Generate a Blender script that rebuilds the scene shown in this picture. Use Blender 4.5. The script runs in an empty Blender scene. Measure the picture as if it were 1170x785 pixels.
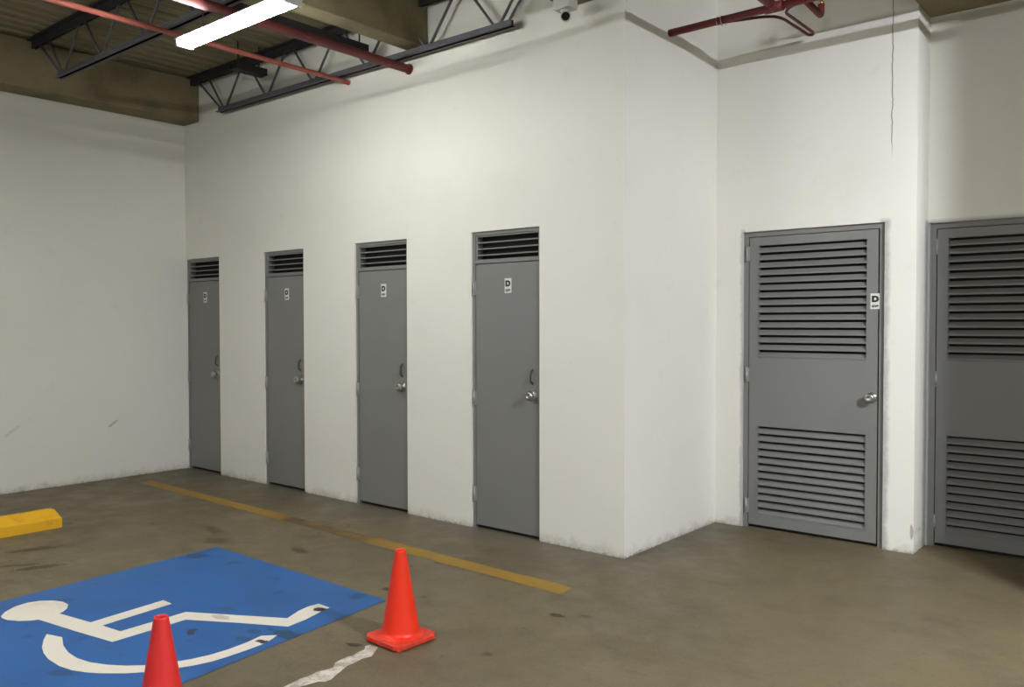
import bpy, bmesh, math, random
from mathutils import Vector, Matrix, noise as mnoise
from mathutils.geometry import tessellate_polygon
random.seed(7)
PI = math.pi
scene = bpy.context.scene
COL = scene.collection

# ------------------------------------------------------------------ camera
IMG_W, IMG_H = 1170, 785
FPX = 958.365
YAW, PITCH, ROLL = -0.6926, -0.0239, -0.0013
CAM = Vector((8.1505, -4.5382, 1.5))
_f = Vector((math.sin(YAW)*math.cos(PITCH), math.cos(YAW)*math.cos(PITCH), math.sin(PITCH)))
_r = Vector((math.cos(YAW), -math.sin(YAW), 0))
_u = _r.cross(_f)
_c, _s = math.cos(ROLL), math.sin(ROLL)
RIGHT, UP, FWD = _c*_r + _s*_u, -_s*_r + _c*_u, _f
cam_data = bpy.data.cameras.new('camera')
cam_data.sensor_fit = 'HORIZONTAL'
cam_data.sensor_width = 36.0
cam_data.lens = FPX/IMG_W*36.0
cam_data.clip_start = 0.02
cam = bpy.data.objects.new('camera', cam_data)
COL.objects.link(cam)
m = Matrix((RIGHT, UP, -FWD)).transposed().to_4x4()
m.translation = CAM
cam.matrix_world = m
scene.camera = cam

# ------------------------------------------------------------------ materials
def srgb(r, g, b):
    def c(v):
        v /= 255.0
        return v/12.92 if v <= 0.04045 else ((v+0.055)/1.055)**2.4
    return (c(r), c(g), c(b), 1.0)

class Mat:
    def __init__(self, name, color, rough=0.6, metal=0.0, spec=0.5):
        self.m = bpy.data.materials.new(name)
        self.m.use_nodes = True
        self.nt = self.m.node_tree
        self.b = self.nt.nodes['Principled BSDF']
        self.b.inputs['Base Color'].default_value = color
        self.b.inputs['Roughness'].default_value = rough
        self.b.inputs['Metallic'].default_value = metal
        self.b.inputs['Specular IOR Level'].default_value = spec
        self.col = None
        self.base = color
    def n(self, t, **kw):
        nd = self.nt.nodes.new(t)
        for k, v in kw.items():
            setattr(nd, k, v)
        return nd
    def link(self, a, b):
        self.nt.links.new(a, b)
    def pos(self):
        if not hasattr(self, '_pos'):
            self._pos = self.n('ShaderNodeNewGeometry').outputs['Position']
            self._sep = self.n('ShaderNodeSeparateXYZ')
            self.link(self._pos, self._sep.inputs[0])
        return self._pos
    def objco(self):
        if not hasattr(self, '_oc'):
            self._oc = self.n('ShaderNodeTexCoord').outputs['Object']
        return self._oc
    def axis(self, k):
        self.pos()
        return self._sep.outputs[k]
    def math(self, op, a, b=None, c=None, clamp=False):
        nd = self.n('ShaderNodeMath', operation=op, use_clamp=clamp)
        for i, v in enumerate((a, b, c)):
            if v is None: continue
            if isinstance(v, (int, float)): nd.inputs[i].default_value = v
            else: self.link(v, nd.inputs[i])
        return nd.outputs[0]
    def noise(self, scale, detail=4, rough=0.55, stretch=None, src=None, off=None):
        nd = self.n('ShaderNodeTexNoise')
        nd.inputs['Scale'].default_value = scale
        nd.inputs['Detail'].default_value = detail
        nd.inputs['Roughness'].default_value = rough
        s = src or self.pos()
        if stretch or off:
            mp = self.n('ShaderNodeMapping')
            if stretch: mp.inputs['Scale'].default_value = stretch
            if off: mp.inputs['Location'].default_value = off
            self.link(s, mp.inputs['Vector']); s = mp.outputs[0]
        self.link(s, nd.inputs['Vector'])
        return nd.outputs['Fac']
    def ramp(self, v, a, b, lo=0.0, hi=1.0):
        nd = self.n('ShaderNodeMapRange', clamp=True)
        nd.interpolation_type = 'SMOOTHSTEP'
        nd.inputs[1].default_value = a; nd.inputs[2].default_value = b
        nd.inputs[3].default_value = lo; nd.inputs[4].default_value = hi
        self.link(v, nd.inputs[0])
        return nd.outputs[0]
    def mix(self, fac, color):
        nd = self.n('ShaderNodeMix', data_type='RGBA')
        if isinstance(fac, (int, float)): nd.inputs[0].default_value = fac
        else: self.link(fac, nd.inputs[0])
        if self.col is None: nd.inputs[6].default_value = self.base
        else: self.link(self.col, nd.inputs[6])
        nd.inputs[7].default_value = color
        self.col = nd.outputs[2]
        self.link(self.col, self.b.inputs['Base Color'])
        return self
    def rough(self, v):
        self.link(v, self.b.inputs['Roughness'])
    def bump(self, h, strength=0.3, dist=0.01):
        nd = self.n('ShaderNodeBump')
        nd.inputs['Strength'].default_value = strength
        nd.inputs['Distance'].default_value = dist
        self.link(h, nd.inputs['Height'])
        if self.b.inputs['Normal'].is_linked:
            self.link(self.b.inputs['Normal'].links[0].from_socket, nd.inputs['Normal'])
        self.link(nd.outputs[0], self.b.inputs['Normal'])
        return self
    def spot(self, centre, radii, ang, axes=(0, 1), wob=0.35, nscale=14):
        """irregular blot around a point of a plane (world axes given); returns a 0..1 mask"""
        a = self.math('SUBTRACT', self.axis(axes[0]), centre[0])
        b = self.math('SUBTRACT', self.axis(axes[1]), centre[1])
        c, s = math.cos(ang), math.sin(ang)
        u = self.math('DIVIDE', self.math('ADD', self.math('MULTIPLY', a, c), self.math('MULTIPLY', b, s)), radii[0])
        v = self.math('DIVIDE', self.math('SUBTRACT', self.math('MULTIPLY', b, c), self.math('MULTIPLY', a, s)), radii[1])
        d = self.math('SQRT', self.math('ADD', self.math('MULTIPLY', u, u), self.math('MULTIPLY', v, v)))
        d = self.math('ADD', d, self.math('MULTIPLY', self.math('SUBTRACT', self.noise(nscale, 5, 0.65), 0.5), wob*4))
        return self.ramp(d, 1.1, 0.75)

def wall_material(name, color=(216, 213, 205)):
    w = Mat(name, srgb(*color), 0.62, spec=0.3)
    w.mix(w.ramp(w.noise(1.1, 5, 0.6), 0.45, 0.75, 0, 0.35), srgb(205, 201, 190))
    w.mix(w.ramp(w.noise(5.0, 6, 0.7), 0.58, 0.75, 0, 0.3), srgb(196, 190, 178))
    # scuffed and soiled plaster along the foot of the wall
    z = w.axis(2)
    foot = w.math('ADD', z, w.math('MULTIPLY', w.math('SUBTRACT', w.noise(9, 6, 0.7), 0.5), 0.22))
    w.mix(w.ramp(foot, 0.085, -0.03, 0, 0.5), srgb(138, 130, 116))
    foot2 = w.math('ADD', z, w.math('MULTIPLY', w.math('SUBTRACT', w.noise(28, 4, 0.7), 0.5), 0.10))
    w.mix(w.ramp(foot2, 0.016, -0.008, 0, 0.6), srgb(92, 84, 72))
    w.bump(w.noise(55, 5, 0.6), 0.10, 0.006)
    w.bump(w.noise(3.0, 3, 0.5), 0.20, 0.02)
    return w

M_wall = wall_material('white_wall_paint')
M_wall_left = wall_material('white_wall_paint_scuffed')
M_wall_left.mix(M_wall_left.math('MULTIPLY', M_wall_left.spot((-0.77, 0.535), (0.06, 0.016), 0.6, (1, 2)), 0.45), srgb(120, 112, 100))
M_wall_left.mix(M_wall_left.math('MULTIPLY', M_wall_left.spot((-1.66, 0.55), (0.08, 0.014), 0.6, (1, 2)), 0.22), srgb(130, 122, 110))
M_wall_alcove = wall_material('white_wall_paint_alcove')
def _alcove():
    w = M_wall_alcove
    x, y, z = w.axis(0), w.axis(1), w.axis(2)
    wob = w.math('MULTIPLY', w.math('SUBTRACT', w.noise(7, 5, 0.7, (1, 1, 1)), 0.5), 0.05)
    # grey door paint brushed over onto the wall beside the louvred doors
    d = w.math('ADD', w.math('ABSOLUTE', w.math('SUBTRACT', x, 6.507)), wob)
    low = w.ramp(z, 2.20, 2.16)
    w.mix(w.math('MULTIPLY', w.math('MULTIPLY', w.ramp(d, 0.048, 0.012, 0, 0.62), low), w.ramp(w.noise(16, 4, .7), .25, .55, .5, 1)), srgb(128, 128, 127))
    d = w.math('ADD', w.math('ABSOLUTE', w.math('SUBTRACT', x, 5.52)), wob)
    w.mix(w.math('MULTIPLY', w.ramp(d, 0.026, 0.004, 0, 0.5), low), srgb(128, 128, 127))
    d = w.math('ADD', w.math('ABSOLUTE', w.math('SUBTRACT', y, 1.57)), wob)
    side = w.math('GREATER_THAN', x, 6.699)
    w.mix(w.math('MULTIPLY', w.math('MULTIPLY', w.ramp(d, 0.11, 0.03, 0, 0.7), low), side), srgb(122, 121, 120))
    # fine vertical settlement crack
    cx = w.math('ADD', 6.545, w.math('MULTIPLY', w.math('SUBTRACT', w.noise(9, 4, 0.7, (0, 0, 1)), 0.5), 0.03))
    cr = w.math('MULTIPLY', w.ramp(w.math('ABSOLUTE', w.math('SUBTRACT', x, cx)), 0.005, 0.002), w.ramp(z, 2.55, 2.75))
    w.mix(w.math('MULTIPLY', cr, 0.8), srgb(95, 90, 84))
    # chipped patch low on the pillar edge
    w.mix(w.math('MULTIPLY', w.spot((6.688, 0.14), (0.012, 0.05), 0.0, (0, 2), 0.3, 40), 0.6), srgb(105, 96, 84))
_alcove()

M_floor = Mat('stained_concrete_floor', srgb(103, 93, 69), 0.5, spec=0.4)
def _floor():
    w = M_floor
    w.mix(w.ramp(w.noise(0.7, 5, 0.6), 0.40, 0.66, 0, 0.6), srgb(85, 76, 57))
    w.mix(w.ramp(w.noise(2.6, 6, 0.65, (1, 1.6, 1)), 0.50, 0.70, 0, 0.6), srgb(76, 69, 56))
    w.mix(w.ramp(w.noise(6.0, 7, 0.7), 0.56, 0.72, 0, 0.4), srgb(124, 114, 93))
    w.mix(w.ramp(w.noise(60, 4, 0.75), 0.50, 0.68, 0, 0.35), srgb(128, 118, 98))
    w.mix(w.ramp(w.noise(24, 6, 0.75), 0.54, 0.70, 0, 0.6), srgb(68, 62, 50))
    # oily drips
    w.mix(w.ramp(w.noise(4.2, 3, 0.5, (1, 1.9, 1), None, (3.1, 1.7, 0)), 0.70, 0.735, 0, 0.75), srgb(58, 51, 43))
    w.mix(w.ramp(w.noise(9.5, 2, 0.5, (1, 1.5, 1), None, (7.3, 2.2, 0)), 0.735, 0.76, 0, 0.7), srgb(56, 50, 43))
    # greyer tone along the foot of the walls
    g = w.math('ADD', w.axis(1), w.math('MULTIPLY', w.math('SUBTRACT', w.noise(2.2, 5, 0.65), 0.5), 0.9))
    gm = w.math('MULTIPLY', w.ramp(g, -0.42, -0.10, 0, 0.6), w.ramp(w.axis(0), 5.9, 5.2))
    w.mix(gm, srgb(92, 87, 78))
    for c, r, a, k in (((4.62, -1.36), (0.055, 0.03), 0.4, 0.8), ((5.10, -2.02), (0.04, 0.02), 0.3, 0.75), ((4.86, -1.33), (0.03, 0.02), 0.2, 0.5),
                       ((2.6, -1.25), (0.16, 0.05), -0.2, 0.5), ((2.15, -2.3), (0.18, 0.05), 1.2, 0.55), ((2.62, -2.45), (0.14, 0.04), 1.2, 0.7),
                       ((2.48, -2.5), (0.12, 0.03), 1.0, 0.6), ((5.6, -1.1), (0.05, 0.025), 0.2, 0.7), ((5.72, -1.02), (0.035, 0.02), 0.1, 0.5),
                       ((3.55, -1.2), (0.10, 0.04), 0.0, 0.5), ((2.9, -1.4), (0.12, 0.07), 0.3, 0.5)):
        w.mix(w.math('MULTIPLY', w.spot(c, r, a, (0, 1), 0.55, 20), min(1, k*1.15)), srgb(40, 34, 28))
    for bx, by, R1, R0 in ((3.2, -0.607, 0.105, 0.09),):
        a = w.math('SUBTRACT', w.axis(0), bx); b = w.math('SUBTRACT', w.axis(1), by)
        d = w.math('SQRT', w.math('ADD', w.math('MULTIPLY', a, a), w.math('MULTIPLY', b, b)))
        d = w.math('ADD', d, w.math('MULTIPLY', w.math('SUBTRACT', w.noise(12, 4, .6), .5), .03))
        w.mix(w.math('MULTIPLY', w.ramp(w.math('ABSOLUTE', w.math('SUBTRACT', d, R0)), 0.012, 0.004), 0.6), srgb(44, 39, 33))
    w.rough(w.ramp(w.noise(3.5, 5, 0.6), 0.3, 0.7, 0.42, 0.68))
    w.bump(w.noise(40, 5, 0.65), 0.12, 0.006)
    w.bump(w.noise(5, 3, 0.5), 0.15, 0.012)
_floor()

M_deck = Mat('rusted_ceiling_deck', srgb(126, 118, 94), 0.8, spec=0.2)
M_deck.mix(M_deck.ramp(M_deck.noise(3.0, 5, 0.6, (3, 0.4, 1)), 0.4, 0.65, 0, 0.7), srgb(100, 93, 73))
M_deck.mix(M_deck.ramp(M_deck.noise(14, 4, 0.6, (3, 0.5, 1)), 0.5, 0.7, 0, 0.5), srgb(132, 126, 104))
M_beam = Mat('olive_concrete_beam', srgb(132, 123, 96), 0.8, spec=0.2)
M_beam.mix(M_beam.ramp(M_beam.noise(2.5, 6, 0.6), 0.4, 0.7, 0, 0.7), srgb(98, 90, 68))
M_beam.mix(M_beam.ramp(M_beam.noise(30, 4, 0.6), 0.58, 0.7, 0, 0.4), srgb(136, 128, 104))
M_beam.bump(M_beam.noise(22, 5, 0.6), 0.35, 0.01)
M_steel_dark = Mat('dark_joist_steel', srgb(82, 80, 86), 0.55, 0.0)
M_steel_dark.mix(M_steel_dark.ramp(M_steel_dark.noise(12, 5, 0.6), 0.5, 0.7, 0, 0.6), srgb(56, 54, 56))
M_soot = Mat('black_steel', srgb(30, 29, 30), 0.7)
M_soot.mix(M_soot.ramp(M_soot.noise(15, 4, 0.6), 0.5, 0.7, 0, 0.5), srgb(48, 46, 46))
M_red = Mat('red_pipe_paint', srgb(98, 28, 30), 0.6)
M_red.mix(M_red.ramp(M_red.noise(9, 4, 0.6), 0.5, 0.72, 0, 0.5), srgb(92, 26, 28))
M_red_lit = Mat('salmon_pipe_paint', srgb(176, 94, 80), 0.65)  # red pipe paint paled, the lamp's glow is put into the colour
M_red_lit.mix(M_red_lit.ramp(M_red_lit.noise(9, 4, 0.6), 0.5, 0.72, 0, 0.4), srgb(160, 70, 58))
M_brass = Mat('brass', srgb(196, 150, 92), 0.35, 0.9)
M_door = Mat('grey_door_enamel', srgb(115, 115, 112), 0.42, spec=0.45)
M_door.mix(M_door.ramp(M_door.noise(2.2, 4, 0.6), 0.4, 0.7, 0, 0.3), srgb(106, 106, 103))
M_door.bump(M_door.noise(18, 3, 0.5), 0.04, 0.004)
M_vent_shade = Mat('dark_store_interior', srgb(44, 43, 42), 0.9)  # dark colour standing for the unlit room behind the vents
M_hinge = Mat('bare_hinge_steel', srgb(150, 150, 147), 0.45, 0.3)
M_gap_shade = Mat('dark_door_gap', srgb(24, 23, 23), 0.9)  # near-black colour standing for shade in door gaps and behind slats
M_chrome = Mat('satin_chrome', srgb(176, 175, 170), 0.28, 1.0)
M_pull = Mat('dull_pull_metal', srgb(84, 84, 83), 0.4, 0.6)
M_plate = Mat('white_sign_plate', srgb(206, 206, 202), 0.45)
M_ink = Mat('black_sign_ink', srgb(16, 16, 20), 0.5)
M_cone = Mat('orange_cone_plastic', srgb(228, 48, 16), 0.42)
M_cone.mix(M_cone.ramp(M_cone.noise(9, 5, 0.6, None, M_cone.objco()), 0.55, 0.75, 0, 0.35), srgb(205, 44, 20))
M_cone_base = Mat('orange_cone_base_plastic', srgb(214, 52, 30), 0.55)
M_cone_base.mix(M_cone_base.ramp(M_cone_base.noise(18, 6, 0.7, None, M_cone_base.objco()), 0.44, 0.66, 0, 0.65), srgb(150, 62, 46))
M_cone_red = Mat('red_cone_plastic', srgb(212, 44, 40), 0.5)
M_cone_red.mix(M_cone_red.ramp(M_cone_red.noise(9, 5, 0.6, None, M_cone_red.objco()), 0.5, 0.75, 0, 0.4), srgb(186, 36, 36))
M_yellow = Mat('yellow_kerb_paint', srgb(216, 164, 12), 0.6)
M_yellow.mix(M_yellow.ramp(M_yellow.noise(8, 6, 0.7), 0.52, 0.70, 0, 0.5), srgb(182, 126, 34))
M_yellow.mix(M_yellow.ramp(M_yellow.noise(30, 4, 0.7), 0.62, 0.72, 0, 0.5), srgb(128, 96, 36))
M_yellow.bump(M_yellow.noise(24, 5, 0.6), 0.3, 0.01)
M_yline = Mat('worn_yellow_line_paint', srgb(142, 110, 34), 0.65)
M_yline.mix(M_yline.ramp(M_yline.noise(5, 6, 0.7), 0.45, 0.65, 0, 0.6), srgb(118, 96, 48))
M_yline.mix(M_yline.math('MULTIPLY', M_yline.ramp(M_yline.math('ABSOLUTE', M_yline.math('SUBTRACT', M_yline.axis(0), 3.15)), 0.75, 0.35),
                         M_yline.ramp(M_yline.noise(4, 6, 0.7), 0.30, 0.60, 0.35, 1)), srgb(80, 64, 38))
M_yline.mix(M_yline.ramp(M_yline.noise(11, 5, 0.7), 0.60, 0.68, 0, 0.7), srgb(96, 86, 64))
M_blue = Mat('blue_bay_paint', srgb(28, 88, 152), 0.5)
def _blue():
    w = M_blue
    w.mix(w.ramp(w.noise(2.0, 5, 0.6), 0.45, 0.70, 0, 0.5), srgb(22, 70, 124))
    w.mix(w.ramp(w.noise(6.0, 6, 0.75), 0.50, 0.70, 0, 0.65), srgb(48, 92, 138))
    w.mix(w.ramp(w.noise(7.0, 3, 0.5, None, None, (5, 3, 0)), 0.64, 0.72, 0, 0.6), srgb(20, 60, 100))
    for bx, by, rx, ry, a, k in ((4.596, -2.225, .05, .03, .3, .45), (4.792, -2.138, .16, .055, .1, .6), (4.572, -1.567, .06, .05, .3, .5), (3.143, -1.712, .07, .09, .2, .5),
                                 (4.197, -2.132, .06, .03, .2, .3), (4.63, -2.315, .05, .03, .2, .4), (3.399, -2.609, .06, .03, .9, .3), (4.387, -3.032, .07, .03, .6, .4)):
        w.mix(w.math('MULTIPLY', w.spot((bx, by), (rx, ry), a, (0, 1), 0.6, 11), min(1, k*1.5)), srgb(16, 58, 88))
    for bx, by, rx, ry, a in ((4.369, -2.427, .05, .02, -.5), (4.35, -2.398, .02, .015, .3)):
        w.mix(w.math('MULTIPLY', w.spot((bx, by), (rx, ry), a), .85), srgb(40, 44, 44))
    w.bump(w.noise(40, 5, 0.65), 0.1, 0.006)
_blue()
M_white_paint = Mat('white_floor_paint', srgb(218, 211, 198), 0.55)
def _wp():
    w = M_white_paint
    w.mix(w.ramp(w.noise(4, 6, 0.7), 0.5, 0.72, 0, 0.5), srgb(176, 166, 148))
    for bx, by, rx, ry, a, k in ((4.294, -2.222, .07, .03, .2, .55),):
        w.mix(w.math('MULTIPLY', w.spot((bx, by), (rx, ry), a), k), srgb(150, 138, 124))
    for bx, by, rx, ry, a, k in ((4.592, -1.825, .05, .028, .3, 1), (4.748, -2.274, .04, .02, .2, 1), (4.669, -2.449, .02, .004, .2, .8)):
        w.mix(w.math('MULTIPLY', w.spot((bx, by), (rx, ry), a, (0, 1), 0.5, 30), k), srgb(40, 36, 32))
_wp()
M_smear = Mat('faded_white_paint', srgb(204, 197, 186), 0.6)
M_smear.mix(M_smear.ramp(M_smear.noise(12, 6, 0.75), 0.40, 0.62, 0, 0.75), srgb(122, 113, 98))
M_lamp_body = Mat('white_lamp_enamel', srgb(226, 228, 230), 0.4)
M_cam = Mat('grey_white_plastic', srgb(188, 186, 180), 0.45)
M_lens = Mat('black_lens', srgb(14, 13, 15), 0.15)
M_tube = Mat('lit_fluorescent_tube', srgb(255, 255, 255), 0.4)
TUBE_POWER = 115.0
M_tube.b.inputs['Emission Color'].default_value = (0.98, 1.0, 0.96, 1)
M_tube.b.inputs['Emission Strength'].default_value = TUBE_POWER

M_tube2 = Mat('lit_cool_fluorescent_tube', srgb(255, 255, 255), 0.4)
M_tube2.b.inputs['Emission Color'].default_value = (0.95, 0.98, 1.03, 1)
M_tube2.b.inputs['Emission Strength'].default_value = 2300.0
M_tube3 = Mat('lit_fluorescent_tube_plain', srgb(255, 255, 255), 0.4)  # tubes of the added fill lamp for the blank wall
M_tube3.b.inputs['Emission Color'].default_value = (1.0, 1.0, 0.95, 1)
M_tube3.b.inputs['Emission Strength'].default_value = 330.0
M_tube4 = Mat('lit_fluorescent_tube_rear', srgb(255, 255, 255), 0.4)  # tubes of the added fill lamp behind the viewer
M_tube4.b.inputs['Emission Color'].default_value = (1.0, 0.99, 0.96, 1)
M_tube4.b.inputs['Emission Strength'].default_value = 520.0

# ------------------------------------------------------------------ mesh helpers
def box(bm, x0, x1, y0, y1, z0, z1, mi=0):
    v = [bm.verts.new((x, y, z)) for z in (z0, z1) for y in (y0, y1) for x in (x0, x1)]
    fs = [(0, 2, 3, 1), (4, 5, 7, 6), (0, 1, 5, 4), (2, 6, 7, 3), (0, 4, 6, 2), (1, 3, 7, 5)]
    for f in fs:
        bm.faces.new([v[i] for i in f]).material_index = mi

def prism(bm, prof, a, b, axis):
    """extrude a closed 2-D profile along an axis ('x': prof=(y,z); 'y': prof=(x,z); 'z': prof=(x,y))"""
    def P(q, t):
        return {'x': (t, q[0], q[1]), 'y': (q[0], t, q[1]), 'z': (q[0], q[1], t)}[axis]
    v0 = [bm.verts.new(P(q, a)) for q in prof]
    v1 = [bm.verts.new(P(q, b)) for q in prof]
    n = len(prof)
    for i in range(n):
        bm.faces.new((v0[i], v0[(i+1) % n], v1[(i+1) % n], v1[i]))
    bm.faces.new(v0[::-1]); bm.faces.new(v1)

def slab(bm, us, zs, hole, y0, y1):
    """plate in the xz plane with rectangular openings; y0 is the front"""
    nu, nz = len(us)-1, len(zs)-1
    solid = lambda i, j: 0 <= i < nu and 0 <= j < nz and not hole(0.5*(us[i]+us[i+1]), 0.5*(zs[j]+zs[j+1]))
    def q(*pts): bm.faces.new([bm.verts.new(p) for p in pts])
    for i in range(nu):
        for j in range(nz):
            if not solid(i, j): continue
            a, b, c, d = us[i], us[i+1], zs[j], zs[j+1]
            q((a, y0, c), (b, y0, c), (b, y0, d), (a, y0, d))
            q((b, y1, c), (a, y1, c), (a, y1, d), (b, y1, d))
            if not solid(i-1, j): q((a, y1, c), (a, y0, c), (a, y0, d), (a, y1, d))
            if not solid(i+1, j): q((b, y0, c), (b, y1, c), (b, y1, d), (b, y0, d))
            if not solid(i, j-1): q((a, y1, c), (b, y1, c), (b, y0, c), (a, y0, c))
            if not solid(i, j+1): q((a, y0, d), (b, y0, d), (b, y1, d), (a, y1, d))
    bmesh.ops.remove_doubles(bm, verts=bm.verts, dist=1e-5)

def tube(bm, pts, r, seg=12, caps=True):
    pts = [Vector(p) for p in pts]
    rings = []
    n = len(pts)
    up = None
    for i, p in enumerate(pts):
        d = (pts[min(i+1, n-1)] - pts[max(i-1, 0)]).normalized()
        if up is None:
            up = Vector((0, 0, 1)) if abs(d.z) < 0.9 else Vector((1, 0, 0))
        s = d.cross(up).normalized(); up2 = s.cross(d).normalized(); up = up2
        rr = r[i] if isinstance(r, (list, tuple)) else r
        rings.append([bm.verts.new(p + rr*(math.cos(2*PI*k/seg)*s + math.sin(2*PI*k/seg)*up2)) for k in range(seg)])
    for a, b in zip(rings, rings[1:]):
        for k in range(seg):
            f = bm.faces.new((a[k], a[(k+1) % seg], b[(k+1) % seg], b[k])); f.smooth = True
    if caps:
        bm.faces.new(rings[0][::-1]); bm.faces.new(rings[-1])

def smooth_path(pts, r=0.06, k=5):
    """round the corners of a polyline"""
    pts = [Vector(p) for p in pts]
    out = [pts[0]]
    for a, b, c in zip(pts, pts[1:], pts[2:]):
        d1, d2 = (a-b), (c-b)
        rr = min(r, d1.length*0.45, d2.length*0.45)
        p, q = b + d1.normalized()*rr, b + d2.normalized()*rr
        for i in range(k+1):
            t = i/k
            out.append(p*(1-t)**2 + b*2*t*(1-t) + q*t*t)
    out.append(pts[-1])
    return out

def lathe(bm, prof, centre=(0, 0, 0), axis=(0, 0, 1), seg=32, close=False):
    """revolve (r, h) about an axis through centre"""
    ax = Vector(axis).normalized(); c = Vector(centre)
    s = ax.orthogonal().normalized(); t = ax.cross(s)
    rings = []
    for r, h in prof:
        if r < 1e-6: rings.append([bm.verts.new(c + ax*h)])
        else: rings.append([bm.verts.new(c + ax*h + r*(math.cos(2*PI*k/seg)*s + math.sin(2*PI*k/seg)*t)) for k in range(seg)])
    for a, b in zip(rings, rings[1:]):
        for k in range(seg):
            k2 = (k+1) % seg
            if len(a) == 1 and len(b) == 1: continue
            if len(a) == 1: f = bm.faces.new((a[0], b[k2], b[k]))
            elif len(b) == 1: f = bm.faces.new((a[k], a[k2], b[0]))
            else: f = bm.faces.new((a[k], a[k2], b[k2], b[k]))
            f.smooth = True

def bevel(bm, w, seg=2, ang=0.5):
    bmesh.ops.recalc_face_normals(bm, faces=bm.faces)
    es = [e for e in bm.edges if len(e.link_faces) == 2 and e.calc_face_angle(0) > ang]
    bmesh.ops.bevel(bm, geom=es, offset=w, segments=seg, affect='EDGES', profile=0.5)

def obj(name, bm, mats, parent=None, loc=None, recalc=True):
    if recalc: bmesh.ops.recalc_face_normals(bm, faces=bm.faces)
    me = bpy.data.meshes.new(name)
    bm.to_mesh(me); bm.free()
    for mt in (mats if isinstance(mats, (list, tuple)) else [mats]):
        me.materials.append(mt.m)
    o = bpy.data.objects.new(name, me)
    COL.objects.link(o)
    if loc: o.location = loc
    if parent: o.parent = parent
    return o

def tag(o, label=None, cat=None, group=None, kind=None):
    if label: o['label'] = label
    if cat: o['category'] = cat
    if group: o['group'] = group
    if kind: o['kind'] = kind
    return o

def empty(name, loc=(0, 0, 0), rz=0.0):
    o = bpy.data.objects.new(name, None)
    o.empty_display_size = 0.1
    COL.objects.link(o)
    o.location = loc; o.rotation_euler = (0, 0, rz)
    return o

def copy_tree(o, parent=None):
    c = o.copy(); COL.objects.link(c)
    if parent: c.parent = parent
    for ch in list(o.children): copy_tree(ch, c)
    return c

def part(name, fn, mats, parent, **kw):
    bm = bmesh.new(); fn(bm)
    return obj(name, bm, mats, parent, **kw)

# ------------------------------------------------------------------ the setting
H = 3.95
XA, YC, XP, YD = 5.31, 1.283, 6.70, 1.57
DOOR_TOP = 2.164
SMALL = [(0.006, 0.6285), (1.385, 1.991), (2.690, 3.3155), (4.000, 4.629)]

bm = bmesh.new()
v = [bm.verts.new(p) for p in ((-0.3, -10, 0), (13, -10, 0), (13, 2.2, 0), (-0.3, 2.2, 0))]
bm.faces.new(v)
tag(obj('floor', bm, M_floor), 'stained brown grey concrete parking floor', 'floor', kind='structure')

bm = bmesh.new()                       # ribbed steel deck, ribs running away from the doors
prof = []
x = -0.25; pitch = 0.15
while x < 13:
    prof += [(x, H), (x+0.060, H), (x+0.075, H+0.014), (x+0.135, H+0.014)]
    x += pitch
v0 = [bm.verts.new((a, -10, b)) for a, b in prof]
v1 = [bm.verts.new((a, 2.0, b)) for a, b in prof]
for i in range(len(prof)-1):
    bm.faces.new((v0[i], v0[i+1], v1[i+1], v1[i]))
tag(obj('ceiling', bm, M_deck, recalc=False), 'dark olive ribbed deck ceiling over the joists', 'ceiling', kind='structure')

HT = H + 0.05
def back_wall(bm):
    us = sorted({-0.2, XA} | {e for s in SMALL for e in s})
    hole = lambda x, z: z < DOOR_TOP and any(a < x < b for a, b in SMALL)
    slab(bm, us, [0, DOOR_TOP, HT], hole, 0.0, 0.16)
    box(bm, -0.2, XA-0.2, 0.17, 0.20, 0, HT)
tag(part('wall_back', back_wall, M_wall, None), 'long white wall holding the four narrow grey doors', 'wall', kind='structure')
tag(part('wall_left', lambda bm: box(bm, -0.2, 0.0, -10, 0.0, 0, HT), M_wall_left, None), 'blank white wall behind the yellow wheel stop', 'wall', kind='structure')
tag(part('wall_side', lambda bm: box(bm, XA-0.16, XA, 0.16, YC+0.2, 0, HT), M_wall, None), 'narrow bright white return wall between long wall and louvred doors', 'wall', kind='structure')
BIG = (5.520, 6.507); BIG2 = (6.712, 7.699)
def alcove_wall(bm):
    slab(bm, [XA, BIG[0], BIG[1], XP], [0, DOOR_TOP, HT], lambda x, z: z < DOOR_TOP and BIG[0] < x < BIG[1], YC, YC+0.16)
    box(bm, XA, XP-0.02, YC+0.17, YC+0.20, 0, HT)
    box(bm, BIG[1]+0.02, XP, YC+0.16, YD+0.16, 0, HT)
tag(part('wall_alcove', alcove_wall, M_wall_alcove, None), 'white wall and pillar around the first louvred door', 'wall', kind='structure')
def right_wall(bm):
    slab(bm, [XP, BIG2[0], BIG2[1], 7.75], [0, DOOR_TOP, HT], lambda x, z: z < DOOR_TOP and BIG2[0] < x < BIG2[1], YD, YD+0.16)
    box(bm, XP, 7.75, YD+0.17, YD+0.20, 0, HT)
    box(bm, 7.735, 7.95, 0.50, YD+0.20, 0, HT)      # unseen return, added to shade the recess
tag(part('wall_right', right_wall, M_wall_alcove, None), 'recessed white wall above the second louvred door', 'wall', kind='structure')

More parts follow.
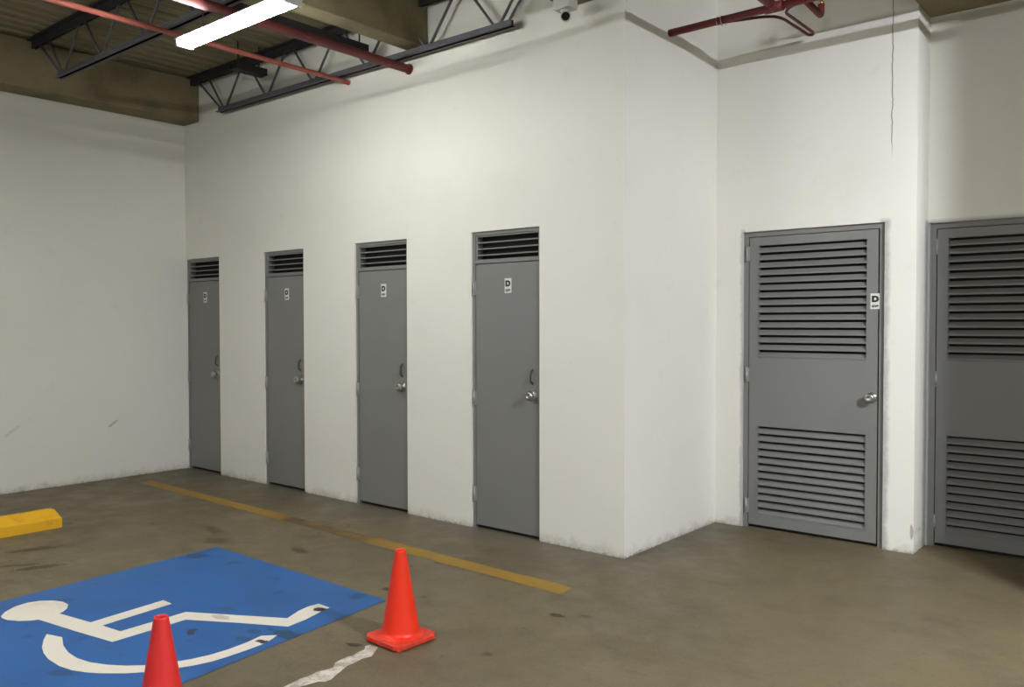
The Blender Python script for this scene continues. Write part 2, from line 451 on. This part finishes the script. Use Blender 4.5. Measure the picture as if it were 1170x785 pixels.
def beam(x0, x1, y0, y1, z0, label):
    bm = bmesh.new(); box(bm, x0, x1, y0, y1, z0, H-0.001)
    bevel(bm, 0.008, 1)
    return tag(obj('ceiling_beam', bm, M_beam), label, 'beam', kind='structure')
beam(0.0, 0.295, -10, -0.002, 3.535, 'olive concrete beam running along the top of the blank wall')
beam(3.395, 3.56, -10, -0.002, 3.590, 'olive concrete beam crossing above the fluorescent lamp')
beam(4.85, 5.31, -10, -0.002, 3.580, 'concrete beam above the security camera')
beam(XP+0.001, 7.73, 0.6, YD-0.001, 3.525, 'grey concrete soffit above the second louvred door')

# ------------------------------------------------------------------ doors
def text_mesh(bm, body, size, cx, cz, y, off=0.0, ext=0.0004, sx=1.0):
    cu = bpy.data.curves.new('lettering', 'FONT')
    cu.body = body; cu.size = size; cu.offset = off; cu.extrude = ext
    cu.align_x = 'CENTER'; cu.align_y = 'CENTER'
    o = bpy.data.objects.new('lettering_source', cu)
    COL.objects.link(o)
    dg = bpy.context.evaluated_depsgraph_get()
    me = bpy.data.meshes.new_from_object(o.evaluated_get(dg))
    xs = [vv.co.x for vv in me.vertices]; ys = [vv.co.y for vv in me.vertices]
    mx, my = (min(xs)+max(xs))/2, (min(ys)+max(ys))/2
    for vv in me.vertices:
        x, yy, z = vv.co
        vv.co = (cx+(x-mx)*sx, y-z, cz+(yy-my))
    bm.from_mesh(me)
    bpy.data.objects.remove(o); bpy.data.curves.remove(cu); bpy.data.meshes.remove(me)

def sign(parent, cx, cz, y, letters=None):
    p = part('sign', lambda bm: box(bm, cx-0.031, cx+0.031, y-0.0015, y+0.0005, cz-0.052, cz+0.052), M_plate, parent)
    p['label'] = 'small white plate lettered D'
    bm = bmesh.new()
    text_mesh(bm, 'D', 0.052, cx, cz+0.015, y-0.0022, 0.0042, sx=1.12)
    text_mesh(bm, 'GYB', 0.0195, cx, cz-0.033, y-0.0022, 0.0013, sx=1.2)
    obj('lettering', bm, M_ink, p)
    return p

def slat_prof(y, z, depth, rise, lip=0.010, th=0.003):
    """angled louvre blade with a folded front lip; y front, z bottom of lip"""
    return [(y, z), (y, z+lip), (y+th, z+lip+0.001), (y+depth, z+rise), (y+depth, z+rise-th), (y+th, z+lip-th), (y+th, z)]

def knob(parent, x, z, y):
    bm = bmesh.new()
    lathe(bm, [(0, -0.004), (0.036, -0.003), (0.037, 0.002), (0.028, 0.006), (0.015, 0.009), (0.014, 0.022), (0.022, 0.027), (0.031, 0.036),
               (0.0335, 0.046), (0.031, 0.055), (0.024, 0.0595), (0.013, 0.0605), (0.010, 0.058), (0, 0.058)], (x, y, z), (0, -1, 0), 28)
    k = obj('knob', bm, M_chrome, parent); k['label'] = 'round chrome knob'
    return k

def hinge(parent, x, z, y):
    bm = bmesh.new()
    tube(bm, [(x, y-0.007, z-0.05), (x, y-0.007, z+0.05)], 0.0085, 10)
    for k in (-0.052, 0.05): lathe(bm, [(0, 0), (0.0105, 0), (0.0105, 0.004), (0, 0.006)], (x, y-0.007, z+k), (0, 0, 1), 10)
    box(bm, x, x+0.02, y-0.002, y+0.001, z-0.05, z+0.05)
    return obj('hinge', bm, M_hinge, parent)

def small_door(n, x0, x1, label):
    root = empty('door_%d' % n, (x0, 0.0, 0.0))
    tag(root, label, 'door', 'narrow grey doors in the long wall', 'structure')
    w = x1-x0
    yf = 0.014                                       # face of the frame behind the plaster
    zt = DOOR_TOP
    zl = 1.935                                       # underside of the transom
    def frame(bm):
        slab(bm, [0.0, 0.026, w-0.012, w], [0.0, zl, zl+0.022, zt-0.024, zt],
             lambda x, z: (0.026 < x < w-0.012) and (z < zl or zl+0.022 < z < zt-0.024), yf, yf+0.09)
    part('door_frame', frame, M_door, root)
    def vent(bm):
        z0, z1 = zl+0.023, zt-0.025
        p = (z1-z0)/4
        slab(bm, [0.027, 0.04, w-0.026, w-0.013], [z0, z0+0.006, z1-0.006, z1], lambda x, z: 0.04 < x < w-0.026 and z0+0.006 < z < z1-0.006, yf+0.008, yf+0.06)
        for k in range(4):
            prism(bm, slat_prof(yf+0.009, z0+(k+0.72)*p, 0.040, p*0.27, 0.008), 0.039, w-0.025, 'x')
    part('transom_vent', vent, M_door, root)
    part('transom_backing', lambda bm: box(bm, 0.027, w-0.013, yf+0.085, yf+0.089, zl+0.022, zt-0.024), M_vent_shade, root)['label'] = 'dark inside of the vent'  # solid dark sheet paints the shade inside the vent
    def leaf(bm):
        box(bm, 0.029, w-0.016, yf+0.004, yf+0.044, 0.024, zl-0.006)
        bevel(bm, 0.0025, 2)
    lf = part('door_leaf', leaf, M_door, root)
    part('floor_gap', lambda bm: box(bm, 0.027, w-0.013, yf+0.030, yf+0.088, 0.0, zl), M_gap_shade, root)['label'] = 'dark gap around the door leaf'  # solid dark sheet paints the shade under and around the leaf
    yl = yf+0.004
    knob(lf, w-0.070, 1.0, yl)
    bm = bmesh.new()
    hx = w-0.076
    tube(bm, smooth_path([(hx, yl+0.002, 1.085), (hx-0.003, yl-0.020, 1.097), (hx+0.003, yl-0.022, 1.163), (hx, yl+0.002, 1.175)], 0.018), 0.0068, 10)
    for z in (1.083, 1.177): lathe(bm, [(0, 0.0), (0.010, 0.0), (0.009, 0.003), (0, 0.004)], (hx, yl+0.0005, z), (0, -1, 0), 12)
    obj('pull_handle', bm, M_pull, lf)['label'] = 'small bowed metal pull handle'
    for z in (1.76, 0.955, 0.25): hinge(lf, 0.018, z, yf)
    sign(root, 0.335, 1.768, yl)
    return root

SMALL_LABELS = ['narrow grey vented door in the corner, touching the blank white wall',
                'narrow grey vented door second from the wall corner, number two of the four',
                'narrow grey vented door third from the blank wall, behind the wheelchair symbol',
                'nearest narrow grey vented door, closest to the projecting white wall edge']
for i, (a, b) in enumerate(SMALL):
    small_door(i+1, a, b, SMALL_LABELS[i])

def louvre_door(n, x0, x1, y, label, flip=False):
    root = empty('door_%d' % n, (x0, y, 0.0))
    tag(root, label, 'door', 'wide louvred grey doors', 'structure')
    w = x1-x0; zt = DOOR_TOP; yf = 0.022
    part('door_frame', lambda bm: slab(bm, [0, 0.036, w-0.036, w], [0, zt-0.036, zt], lambda x, z: 0.036 < x < w-0.036 and z < zt-0.036, yf, yf+0.10), M_door, root)
    a, b = 0.042, w-0.047
    lx0, lx1 = 0.103, w-0.112
    def leaf(bm):
        slab(bm, [a, lx0, lx1, b], [0.024, 0.100, 0.748, 1.250, 2.062, zt-0.041],
             lambda x, z: lx0 < x < lx1 and (0.100 < z < 0.748 or 1.250 < z < 2.062), yf+0.003, yf+0.045)
    lf = part('door_leaf', leaf, M_door, root)
    part('door_gap', lambda bm: slab(bm, [0.037, a+0.01, b-0.01, w-0.037], [0.0, 0.034, zt-0.05, zt-0.037], lambda x, z: a+0.01 < x < b-0.01 and 0.034 < z < zt-0.05, yf+0.03, yf+0.06), M_gap_shade, root)['label'] = 'dark gap around the leaf'  # solid dark strip paints the shade between leaf and frame
    for z0, z1, cnt in ((1.250, 2.062, 15), (0.100, 0.748, 12)):
        def louvre(bm):
            bw = 0.007
            for q in ((lx0, lx0+bw, z0, z1), (lx1-bw, lx1, z0, z1)):
                box(bm, q[0], q[1], yf-0.001, yf+0.044, q[2], q[3])
            p = (z1-z0)/cnt
            for k in range(cnt):
                prism(bm, slat_prof(yf+0.002, z0+k*p+0.002, 0.030, p*0.70, 0.010), lx0+bw, lx1-bw, 'x')
        part('louver', louvre, M_door, lf)
        part('louver_backing', lambda bm: box(bm, lx0-0.01, lx1+0.01, yf+0.047, yf+0.051, z0-0.01, z1+0.01), M_gap_shade, lf)['label'] = 'dark interior behind the slats'  # solid dark sheet paints the shade seen between the slats
    yl = yf+0.003
    if not flip:
        knob(lf, 0.903, 1.0, yl)
        for z in (2.007, 1.123, 0.16): hinge(lf, 0.026, z, yf)
        sign(root, 0.924, 1.645, yl)
    else:
        knob(lf, 0.903, 1.0, yl)
        for z in (2.007, 1.123, 0.16): hinge(lf, 0.038, z, yf+0.012)
    return root
louvre_door(5, BIG[0], BIG[1], YC, 'wide grey double louvred steel door with D sign and knob, beside the return wall')
louvre_door(6, BIG2[0], BIG2[1], YD, 'wide grey louvred steel door in the deeper recess past the white pillar', True)

# ------------------------------------------------------------------ steel joists
def joist(y, label):
    root = empty('steel_joist', (0, y, 3.53))
    tag(root, label, 'roof truss', 'open web steel joists')
    X0, X1 = 0.30, 4.845
    def bot(bm):
        for s in (-1, 1):                                     # two angles back to back
            box(bm, 0.80, 4.46, s*0.008 - (0.0 if s > 0 else 0.032), s*0.008 + (0.032 if s > 0 else 0.0), 0.0, 0.007)
            box(bm, 0.80, 4.46, s*0.008 - (0.0 if s > 0 else 0.006), s*0.008 + (0.006 if s > 0 else 0.0), 0.0, 0.048)
    part('bottom_chord', bot, M_steel_dark, root)
    def top(a, b):
        def f(bm):
            for s in (-1, 1):
                box(bm, a, b, s*0.008 - (0.0 if s > 0 else 0.05), s*0.008 + (0.05 if s > 0 else 0.0), 0.408, 0.417)
                box(bm, a, b, s*0.008 - (0.0 if s > 0 else 0.008), s*0.008 + (0.008 if s > 0 else 0.0), 0.345, 0.417)
        return f
    part('top_chord', top(X0, 3.392), M_soot, root)
    part('top_chord', top(3.563, X1), M_soot, root)
    nodes = [0.90+0.685*k for k in range(6)]
    def web(p, q):
        bm = bmesh.new(); tube(bm, [(p[0], 0, p[1]), (q[0], 0, q[1])], 0.0105, 8)
        obj('web_rod', bm, M_steel_dark, root)
    web((0.42, 0.37), (0.84, 0.03))
    for k, nx in enumerate(nodes):
        for s in (-1, 1):
            tx = nx + s*0.29
            if 3.37 < tx < 3.59: continue
            web((nx+s*0.02, 0.03), (tx, 0.37))
    web((4.42, 0.03), (4.72, 0.37))
    return root
joist(-0.085, 'dark open web joist hugging the white wall above the doors')
joist(-1.55, 'dark open web joist behind the lit fluorescent lamp')

def tray(x, y0, y1, z, label):
    root = empty('ceiling_channel', (x, y0, z))
    tag(root, label, 'channel', 'black channels under the deck')
    L = y1-y0
    def f(bm):
        box(bm, -0.05, 0.05, 0, L, 0.0, 0.006)
        for s in (-1, 1): box(bm, s*0.05-0.003, s*0.05+0.003, 0, L, 0.0, 0.06)
        box(bm, -0.05, 0.05, L-0.006, L, 0.0, 0.06)
    part('channel', f, M_soot, root)
    for yy in (0.05, L-0.05):
        part('hanger', lambda bm: tube(bm, [(0, yy, 0.004), (0, yy, H-z)], 0.006, 8), M_soot, root)
tray(3.06, -1.38, -0.20, 3.60, 'black steel channel alongside the concrete beam near the lamp')
tray(1.64, -0.46, -0.15, 3.70, 'short black steel channel ending above the second narrow door')

# ------------------------------------------------------------------ pipes
def straight_pipe(name, x, z, r, mat, label):
    root = empty(name, (x, 0, z))
    tag(root, label, 'pipe')
    part('pipe', lambda bm: tube(bm, [(0, -9.5, 0), (0, 0.02, 0)], r, 16), mat, root)
    for yy in (-0.001,):
        part('wall_collar', lambda bm: lathe(bm, [(r, 0.0), (r*1.25, 0.0), (r*1.25, 0.012), (r, 0.014)], (0, yy, 0), (0, -1, 0), 16), mat, root)
    return root
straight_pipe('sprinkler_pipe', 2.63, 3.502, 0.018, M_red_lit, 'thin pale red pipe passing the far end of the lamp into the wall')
straight_pipe('sprinkler_pipe', 3.357, 3.470, 0.033, M_red, 'thick red pipe running behind the lit lamp into the wall')

root = empty('sprinkler_pipework', (XA, 0.563, 3.467))
tag(root, 'dark red sprinkler pipework with small loop and upright head above alcove', 'pipe')
PX, PY, PZ = XA, 0.563, 3.467
R = lambda x, y, z=PZ: (x-PX, y-PY, z-PZ)
part('main_pipe', lambda bm: tube(bm, [R(XA-0.02, PY), R(7.73, PY)], 0.024, 16), M_red, root)
part('tee_fitting', lambda bm: (tube(bm, [R(5.985, PY), R(6.10, PY)], 0.033, 16), tube(bm, [R(6.043, PY), R(6.043, PY-0.07)], 0.032, 16)), M_red, root)
part('branch_pipe', lambda bm: tube(bm, [R(6.043, PY-0.05), R(6.043, -6.0)], 0.024, 16), M_red, root)
part('branch_pipe', lambda bm: tube(bm, smooth_path([R(6.235, PY), R(6.215, 0.90), R(6.215, 0.90, PZ+0.075)], 0.045), 0.021, 14), M_red, root)
def head(bm):
    c = R(6.215, 0.90, PZ+0.07)
    lathe(bm, [(0, 0), (0.017, 0), (0.017, 0.02), (0.009, 0.024), (0.008, 0.05), (0.004, 0.052), (0.004, 0.066), (0.02, 0.067), (0.02, 0.069), (0, 0.07)], c, (0, 0, 1), 16)
part('sprinkler_head', head, M_brass, root)
loop = [R(5.60, PY+0.028), R(5.70, PY+0.045), R(5.80, 0.640), R(5.924, 0.675), R(5.985, 0.722), R(6.010, 0.80), R(6.030, 1.18, PZ-0.008), R(6.052, 1.205, PZ-0.004), R(6.066, 1.17), R(6.060, 0.70), R(6.11, 0.625), R(6.235, PY+0.01)]
part('side_loop', lambda bm: tube(bm, smooth_path(loop, 0.06, 6), 0.0095, 10), M_red, root)
def clamp(bm):
    for xx in (5.665, 5.695):
        pts = [R(xx, PY+0.027*math.cos(a), PZ+0.027*math.sin(a)) for a in [2*PI*k/18 for k in range(19)]]
        tube(bm, pts, 0.003, 6, False)
        tube(bm, [R(xx, PY+0.03, PZ-0.01), R(xx, PY+0.06, PZ-0.014)], 0.004, 6)
part('pipe_clamp', clamp, M_chrome, root)['label'] = 'silvery wire clamp'

# ------------------------------------------------------------------ fluorescent lamp
def lamp(x0, x1, y, z, label, tubes, rod):
    root = empty('fluorescent_lamp', (x0, y, z))
    tag(root, label, 'lamp')
    L = x1-x0
    def body(bm):
        prism(bm, [(-0.070, 0.028), (-0.030, 0.050), (0.030, 0.050), (0.070, 0.028), (0.066, 0.024), (0.028, 0.030), (-0.028, 0.030), (-0.066, 0.024)], 0, L, 'x')
    part('lamp_body', body, M_lamp_body, root)
    for s in (-1, 1):
        part('tube', lambda bm: tube(bm, [(0.022, s*0.036, 0.0), (L-0.022, s*0.036, 0.0)], 0.014, 14), tubes, root)
    for e in (0.0, L-0.02):
        def cap(bm):
            box(bm, e, e+0.02, -0.060, 0.060, -0.018, 0.034); bevel(bm, 0.004, 2)
        part('lampholder', cap, M_lamp_body, root)
    for e in (0.20, L-0.20):
        part('hanger_rod', lambda bm: tube(bm, [(e, 0.02, 0.048), (e, 0.022, rod)], 0.004, 8), M_steel_dark, root)
lamp(2.88, 4.09, -1.600, 3.350, 'lit white twin tube fluorescent batten hanging under the joist', M_tube, 0.1785)
lamp(9.60, 10.82, -2.00, 3.645, 'lit fluorescent batten outside the view, lighting the louvred doors', M_tube2, 0.30)
lamp(2.60, 3.82, -4.60, 3.350, 'lit fluorescent batten outside the view, lighting the blank white wall', M_tube3, 0.59)  # unseen lamp, added as fill for the blank wall
lamp(7.60, 8.82, -6.60, 3.350, 'lit fluorescent batten outside the view, behind the viewer', M_tube4, 0.59)  # unseen lamp, added as frontal fill for the recess

# ------------------------------------------------------------------ security camera under the beam
root = empty('security_camera', (4.985, -0.19, 3.58))
tag(root, 'small pale bullet security camera under a junction box beside the wall edge', 'camera')
def jb(bm):
    box(bm, -0.062, 0.062, -0.05, 0.05, -0.095, 0.0); bevel(bm, 0.006, 2)
part('junction_box', jb, M_cam, root)
dirv = Vector((0.55, -0.72, -0.34)).normalized()
c0 = Vector((0.006, -0.005, -0.134))
part('bracket', lambda bm: (lathe(bm, [(0, 0), (0.03, 0), (0.03, -0.008), (0.012, -0.014), (0.010, -0.03), (0, -0.032)], (0.0, 0.0, -0.095), (0, 0, 1), 18),), M_cam, root)
def shell(bm):
    lathe(bm, [(0, -0.03), (0.022, -0.028), (0.03, -0.018), (0.033, 0.0), (0.033, 0.055), (0.030, 0.060), (0.026, 0.058), (0.026, 0.050), (0, 0.05)], c0, dirv, 24)
part('camera_shell', shell, M_cam, root)
part('lens', lambda bm: lathe(bm, [(0.0255, 0.048), (0.0255, 0.0525), (0.016, 0.0545), (0.010, 0.054), (0, 0.056)], c0, dirv, 24), M_lens, root)

# ------------------------------------------------------------------ floor paint
def flat(bm, pts, z):
    vs_ = [bm.verts.new((p[0], p[1], z)) for p in pts]
    for a, b, c in tessellate_polygon([[Vector((p[0], p[1], 0)) for p in pts]]):
        if (pts[b][0]-pts[a][0])*(pts[c][1]-pts[a][1])-(pts[b][1]-pts[a][1])*(pts[c][0]-pts[a][0]) < 0: b, c = c, b
        bm.faces.new((vs_[a], vs_[b], vs_[c]))

def wobble_line(a, b, n, amp, seed):
    out = []
    for i in range(n):
        t = i/(n-1)
        k = amp*mnoise.noise(Vector((t*n*0.35, seed, 0)))
        out.append((a[0]+(b[0]-a[0])*t, a[1]+(b[1]-a[1])*t+k))
    return out
bm = bmesh.new()
flat(bm, wobble_line((0.37, -0.591), (5.40, -0.686), 70, 0.012, 1.3) + wobble_line((5.41, -0.82), (0.42, -0.719), 70, 0.012, 6.1), 0.0015)
tag(obj('parking_line', bm, M_yline, recalc=False), 'long worn yellow painted line on the floor before the doors', 'floor line')

A = Vector((3.044, -1.492)); B = Vector((4.742, -1.503))
A2 = A + 2.45*Vector((0.0816, -0.9967)); B2 = B + 2.45*Vector((0.110, -0.9939))
bm = bmesh.new()
flat(bm, [A, A2, B2, B], 0.0020)
bay = tag(obj('accessible_parking_square', bm, M_blue, recalc=False), 'blue painted floor square with white wheelchair symbol', 'floor marking')

figure = [(3.597, -2.722), (3.856, -2.677), (3.814, -2.274), (3.905, -2.274), (3.947, -2.66), (4.094, -2.64), (4.083, -2.293), (4.331, -2.151), (4.569, -2.014),
          (4.546, -1.964), (4.521, -1.908), (4.505, -1.839), (4.512, -1.774), (4.608, -1.776), (4.617, -1.826), (4.658, -1.97), (4.672, -2.082), (4.43, -2.213),
          (4.189, -2.353), (4.197, -2.548), (4.202, -2.729), (3.916, -2.78), (3.613, -2.827), (3.598, -2.86), (3.554, -2.902), (3.496, -2.931), (3.443, -2.937),
          (3.41, -2.93), (3.356, -2.892), (3.306, -2.83), (3.289, -2.762), (3.307, -2.706), (3.361, -2.654), (3.42, -2.632), (3.488, -2.632), (3.548, -2.663),
          (3.586, -2.699)]
wheel = [(3.854, -2.883), (3.928, -2.926), (4.016, -2.967), (4.094, -2.99), (4.186, -3.005), (4.301, -3.006), (4.389, -2.99), (4.462, -2.961), (4.519, -2.926),
          (4.603, -2.857), (4.651, -2.803), (4.693, -2.744), (4.725, -2.684), (4.75, -2.631), (4.772, -2.558), (4.779, -2.474), (4.778, -2.381), (4.772, -2.282),
          (4.748, -2.221), (4.727, -2.182), (4.675, -2.237), (4.695, -2.328), (4.704, -2.428), (4.698, -2.514), (4.679, -2.591), (4.655, -2.646), (4.623, -2.708),
          (4.579, -2.767), (4.522, -2.819), (4.452, -2.864), (4.361, -2.902), (4.272, -2.918), (4.173, -2.915), (4.065, -2.893), (3.956, -2.853)]
bm = bmesh.new()
flat(bm, figure, 0.0034)
obj('wheelchair_figure', bm, M_white_paint, bay, recalc=False)['label'] = 'white seated figure of the symbol'
bm = bmesh.new()
flat(bm, wheel, 0.0034)
obj('wheelchair_wheel', bm, M_white_paint, bay, recalc=False)['label'] = 'white wheel arc of the symbol'

smear = [(5.241, -2.547), (5.223, -2.41), (5.228, -2.372), (5.219, -2.323), (5.233, -2.282), (5.236, -2.25), (5.2, -2.21), (5.195, -2.173), (5.191, -2.134),
          (5.2, -2.111), (5.188, -2.07), (5.186, -2.031), (5.156, -2.0), (5.162, -1.978), (5.19, -1.977), (5.214, -1.974), (5.233, -2.003), (5.272, -2.062),
          (5.26, -2.109), (5.269, -2.158), (5.269, -2.198), (5.29, -2.245), (5.308, -2.288), (5.33, -2.335), (5.33, -2.362), (5.304, -2.379), (5.298, -2.411),
          (5.284, -2.472), (5.289, -2.529)]
bm = bmesh.new()
flat(bm, smear, 0.0016)
tag(obj('paint_smear', bm, M_smear, recalc=False), 'ragged faded white paint streak leading to the orange cone', 'paint streak')

# ------------------------------------------------------------------ wheel stop
prof = [(1.660, 0.0), (1.660, 0.068), (1.654, 0.074), (1.640, 0.080), (1.578, 0.124), (1.562, 0.130), (1.535, 0.130), (1.520, 0.124), (1.478, 0.080), (1.474, 0.070), (1.474, 0.0)]
cx = 1.567
bm = bmesh.new()
N = 46; y0, y1 = -1.92, -3.75
rings = []
for i in range(N+1):
    t = i/N
    y = y0+(y1-y0)*t
    e = min(t, 1-t)*(y0-y1)
    sh = 0.92+0.08*min(1, e/0.03)
    ring = []
    for (px, pz) in prof:
        k = sh if pz > 0.07 else 1.0
        dx = 0.004*mnoise.noise(Vector((y*6, pz*20, px*9)))
        dz = 0.004*mnoise.noise(Vector((y*5, pz*20+7, px*9)))
        ring.append(bm.verts.new((px-cx+dx, y-y0 + (-0.012 if (pz > 0.09 and i == 0) else 0), pz*k+(dz if pz > 0.01 else 0))))
    rings.append(ring)
for a, b in zip(rings, rings[1:]):
    for k in range(len(prof)-1):
        bm.faces.new((a[k], a[k+1], b[k+1], b[k]))
    bm.faces.new((a[-1], a[0], b[0], b[-1]))
bm.faces.new(rings[0]); bm.faces.new(rings[-1][::-1])
ws = obj('wheel_stop', bm, M_yellow, loc=(cx, y0, 0))
tag(ws, 'yellow painted concrete wheel stop on the floor beside the blank wall', 'wheel stop')

# ------------------------------------------------------------------ traffic cones
def cone(x, y, rz, mbody, mbase, label, h=0.43):
    root = empty('traffic_cone', (x, y, 0), rz)
    tag(root, label, 'traffic cone', 'orange red traffic cones')
    def base(bm):
        s = 0.128; c = 0.03
        pr = [(-s+c, -s), (s-c, -s), (s, -s+c), (s, s-c), (s-c, s), (-s+c, s), (-s, s-c), (-s, -s+c)]
        prism(bm, pr, 0.006, 0.030, 'z')
        for ax in (-1, 1):
            for ay in (-1, 1):
                box(bm, ax*0.10-0.018, ax*0.10+0.018, ay*0.10-0.018, ay*0.10+0.018, 0.0, 0.010)
        bevel(bm, 0.005, 2)
    part('base', base, mbase, root)
    def body(bm):
        lathe(bm, [(0.112, 0.029), (0.106, 0.034), (0.095, 0.038), (0.0885, 0.046), (0.0865, 0.060), (0.0835, 0.080), (0.0265, h-0.008), (0.0262, h-0.002), (0.0245, h), (0.0215, h-0.001), (0.0205, h-0.008), (0.030, h-0.08), (0.070, 0.08)], (0, 0, 0), (0, 0, 1), 48)
    part('cone_body', body, mbody, root)
    return root
cone(5.222, -1.838, math.radians(-2), M_cone, M_cone_base, 'bright orange traffic cone standing whole beside the blue square corner')
cone(5.215, -3.015, math.radians(8), M_cone_red, M_cone_red, 'darker red traffic cone standing in front of the wheelchair symbol, nearest the viewer')

# ------------------------------------------------------------------ light
world = bpy.data.worlds.new('garage_air')
scene.world = world
world.use_nodes = True
bg = world.node_tree.nodes['Background']
bg.inputs[0].default_value = (0.9, 0.93, 1.0, 1)
bg.inputs[1].default_value = 0.25

vs = scene.view_settings
vs.view_transform = 'Standard'
vs.look = 'None'
vs.gamma = 1.0
vs.exposure = 0.0
vs.use_curve_mapping = False
